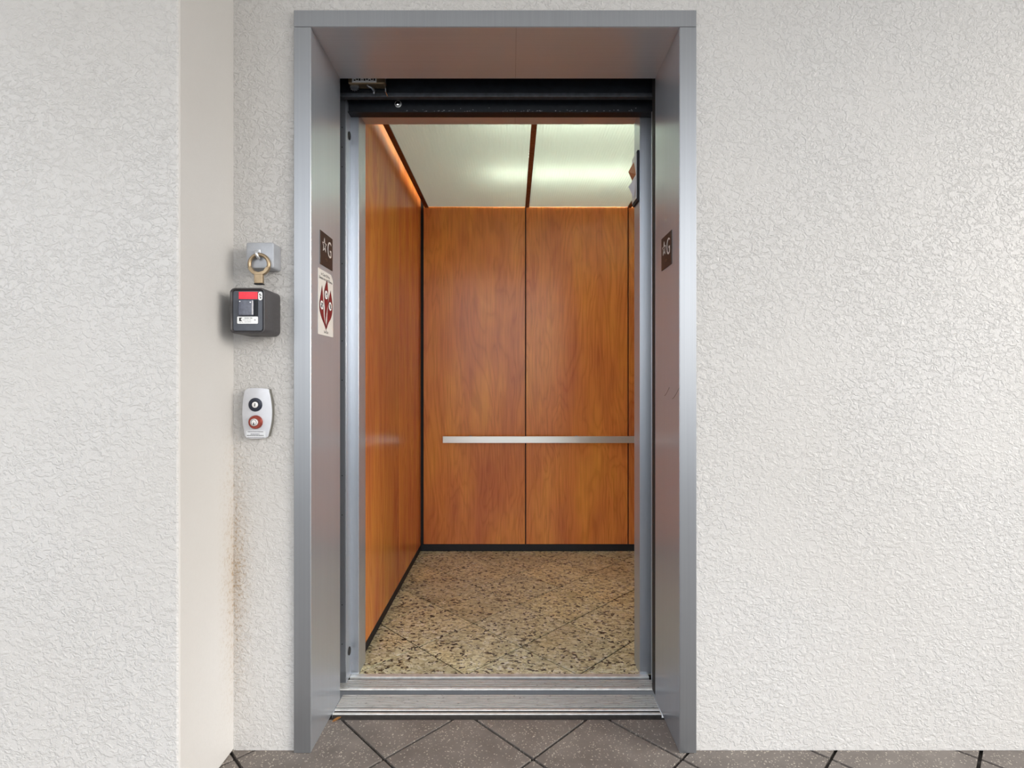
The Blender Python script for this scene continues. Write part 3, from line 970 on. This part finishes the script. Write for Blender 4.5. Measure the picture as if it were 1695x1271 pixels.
# flattened lower half of the ring with faceted inside
oc, ic = [], []
for k in range(13):
    a = R(198 + 144 * k / 12)
    oc.append((rc.x + 0.0318 * math.cos(a), rc.z + 0.0318 * math.sin(a)))
for k in range(5):
    a = R(198 + 144 * k / 4)
    ic.append((rc.x + 0.0225 * math.cos(a), rc.z + 0.0225 * math.sin(a)))
bm = prism([(x, RYc + 0.0055, z) for x, z in oc + ic[::-1]], (0, -0.0105, 0), bev=0.001)
obj('collar', bm, M['bronze'], rg, True)
stx = rc.x - 0.0002
sm = obj('stem', box(stx - 0.0120, stx + 0.0120, RYc - 0.0058, RYc + 0.0060, rc.z - 0.0545, rc.z - 0.0285, bev=0.0018, seg=2), M['bronze'], rg)
obj('stem_end', box(stx - 0.0118, stx + 0.0132, RYc - 0.0064, RYc + 0.0062, rc.z - 0.0572, rc.z - 0.0546, bev=0.0008), M['black'], rg)

# --- silver switch plate with two key locks
PY = 1.530
sw = thing('key_switch', 'silver switch plate with a black key lock above a red one', 'switch', (-0.733, 1.55, 0.914))
zz = [(290, 160), (680, 160), (728, 225), (768, 420), (783, 640), (768, 850), (722, 1045), (655, 1148), (282, 1148), (222, 965), (192, 740), (192, 560), (215, 330)]
pts = [px(385 + u / 12.1, 630 + v / 12.1, PY) for u, v in zz]
pts = catmull(pts, 3, True)
cenx = sum(p.x for p in pts) / len(pts); cenz = sum(p.z for p in pts) / len(pts)
bm = bmesh.new()
bm_prism(bm, [Vector((p.x, PY + 0.0035, p.z)) for p in pts], (0, -0.0035, 0), bev=0.0012, seg=2)
obj('plate', bm, M['panel_silver'], sw, True)
obj('back_box', prism([Vector((cenx + (p.x - cenx) * 0.985, WY - 0.0004, cenz + (p.z - cenz) * 0.99)) for p in pts], (0, PY - WY + 0.0040, 0)), M['drab'], sw, True)
def lock(x, y, col, bez, proud, nm):
    c_ = px(x, y, PY); c_.y = PY
    bm = bm_lathe(bmesh.new(), c_ - Vector((0, 0.0001, 0)), (0, -1, 0), [(0.0196, 0), (0.0196, proud * 0.6), (0.0175, proud), (0.0112, proud), (0.0108, proud * 0.5), (0.001, proud * 0.5)], 40)
    b = obj(nm, bm, M[col], sw, True)
    return c_, b
c_, b = lock(423.0, 669.8, 'navy', 0, 0.0030, 'lock_bezel')
b['label'] = 'black lock bezel'
cy_ = obj('key_cylinder', cyl(c_ + Vector((0, -0.0016, 0)), (0, -1, 0), 0.0088, 0.0030, 28, bev=0.0008), M['silver'], b, True)
obj('keyhole', prism([Vector((c_.x + u, PY - 0.0047, c_.z + v)) for u, v in ((-0.0016, -0.0042), (0.0008, -0.0046), (0.0018, 0.0042), (-0.0004, 0.0048))], (0, -0.0003, 0)), M['ink'], cy_)
c_, b = lock(423.8, 698.5, 'redring', 0, 0.0090, 'lock_bezel')
b['label'] = 'red lock bezel'
cx_ = c_
cy_ = obj('key_cylinder', cyl(cx_ + Vector((0, -0.0046, 0)), (0, -1, 0), 0.0105, 0.0095, 32, bev=0.0012), M['silver'], b, True)
bm = bm_lathe(bmesh.new(), cx_ + Vector((0, -0.0142, 0)), (0, -1, 0), [(0.0084, 0), (0.0084, 0.0003), (0.0072, 0.0003), (0.0072, 0), (0.0084, 0)], 32)
bm_prism(bm, [Vector((cx_.x + u, PY - 0.0143, cx_.z + v)) for u, v in ((-0.0016, -0.0070), (0.0016, -0.0070), (0.0011, -0.0005), (-0.0011, -0.0005))], (0, -0.0004, 0))
obj('keyhole', bm, M['ink'], cy_)
def P_(x, y, d):
    p = px(x, y, PY); p.y = PY - d
    return p
a, b_ = P_(408, 724, 0), P_(439.5, 712.8, 0)
sl = obj('label_strip', box(a.x, b_.x, PY - 0.0002, PY - 0.0006, a.z, b_.z), M['strip'], sw)
bm = bmesh.new()
rnd = random.Random(3)
for v, u0, u1, th in ((714.5, 410, 436.5, 0.9), (718.3, 415, 430.5, 0.9), (720.6, 409, 437, 1.0), (723.4, 410, 438, 0.4)):
    u = u0
    while u < u1:
        w = min(rnd.uniform(1.6, 4.2), u1 - u)
        a, b_ = P_(u, v + th / 2, 0), P_(u + w - 0.4, v - th / 2, 0)
        if b_.x > a.x:
            bm_box(bm, a.x, b_.x, PY - 0.0007, PY - 0.0009, a.z, b_.z)
        u += w
obj('fine_print', bm, M['ink'], sl)

# ================================================================== DRY LEAF BY THE JAMB
lp = Vector((-0.556, 1.688, 0.0006))
pts = [Vector((u, v, 0)) for u, v in ((-0.012, -0.011), (-0.010, -0.001), (0.000, 0.010), (0.009, 0.012), (0.006, 0.003), (0.001, -0.005), (-0.006, -0.012))]
pts = catmull(pts, 3, True)
bm = bmesh.new()
vt = [bm.verts.new(lp + p + Vector((0, 0, 0.004 + 220 * (p.x - p.y) ** 2 * 0.06))) for p in pts]
mid = bm.verts.new(lp + Vector((0, 0, 0.0012)))
fs = [bm.faces.new((vt[i], vt[(i + 1) % len(vt)], mid)) for i in range(len(vt))]
bmesh.ops.solidify(bm, geom=fs, thickness=0.0010)
zmin = min(v.co.z for v in bm.verts)
bmesh.ops.translate(bm, verts=bm.verts, vec=(0, 0, 0.0002 - zmin))
tag(obj('dry_leaf', bm, M['leaf'], None, True), 'small dry orange leaf on the brown pavers beside the left jamb', 'leaf')
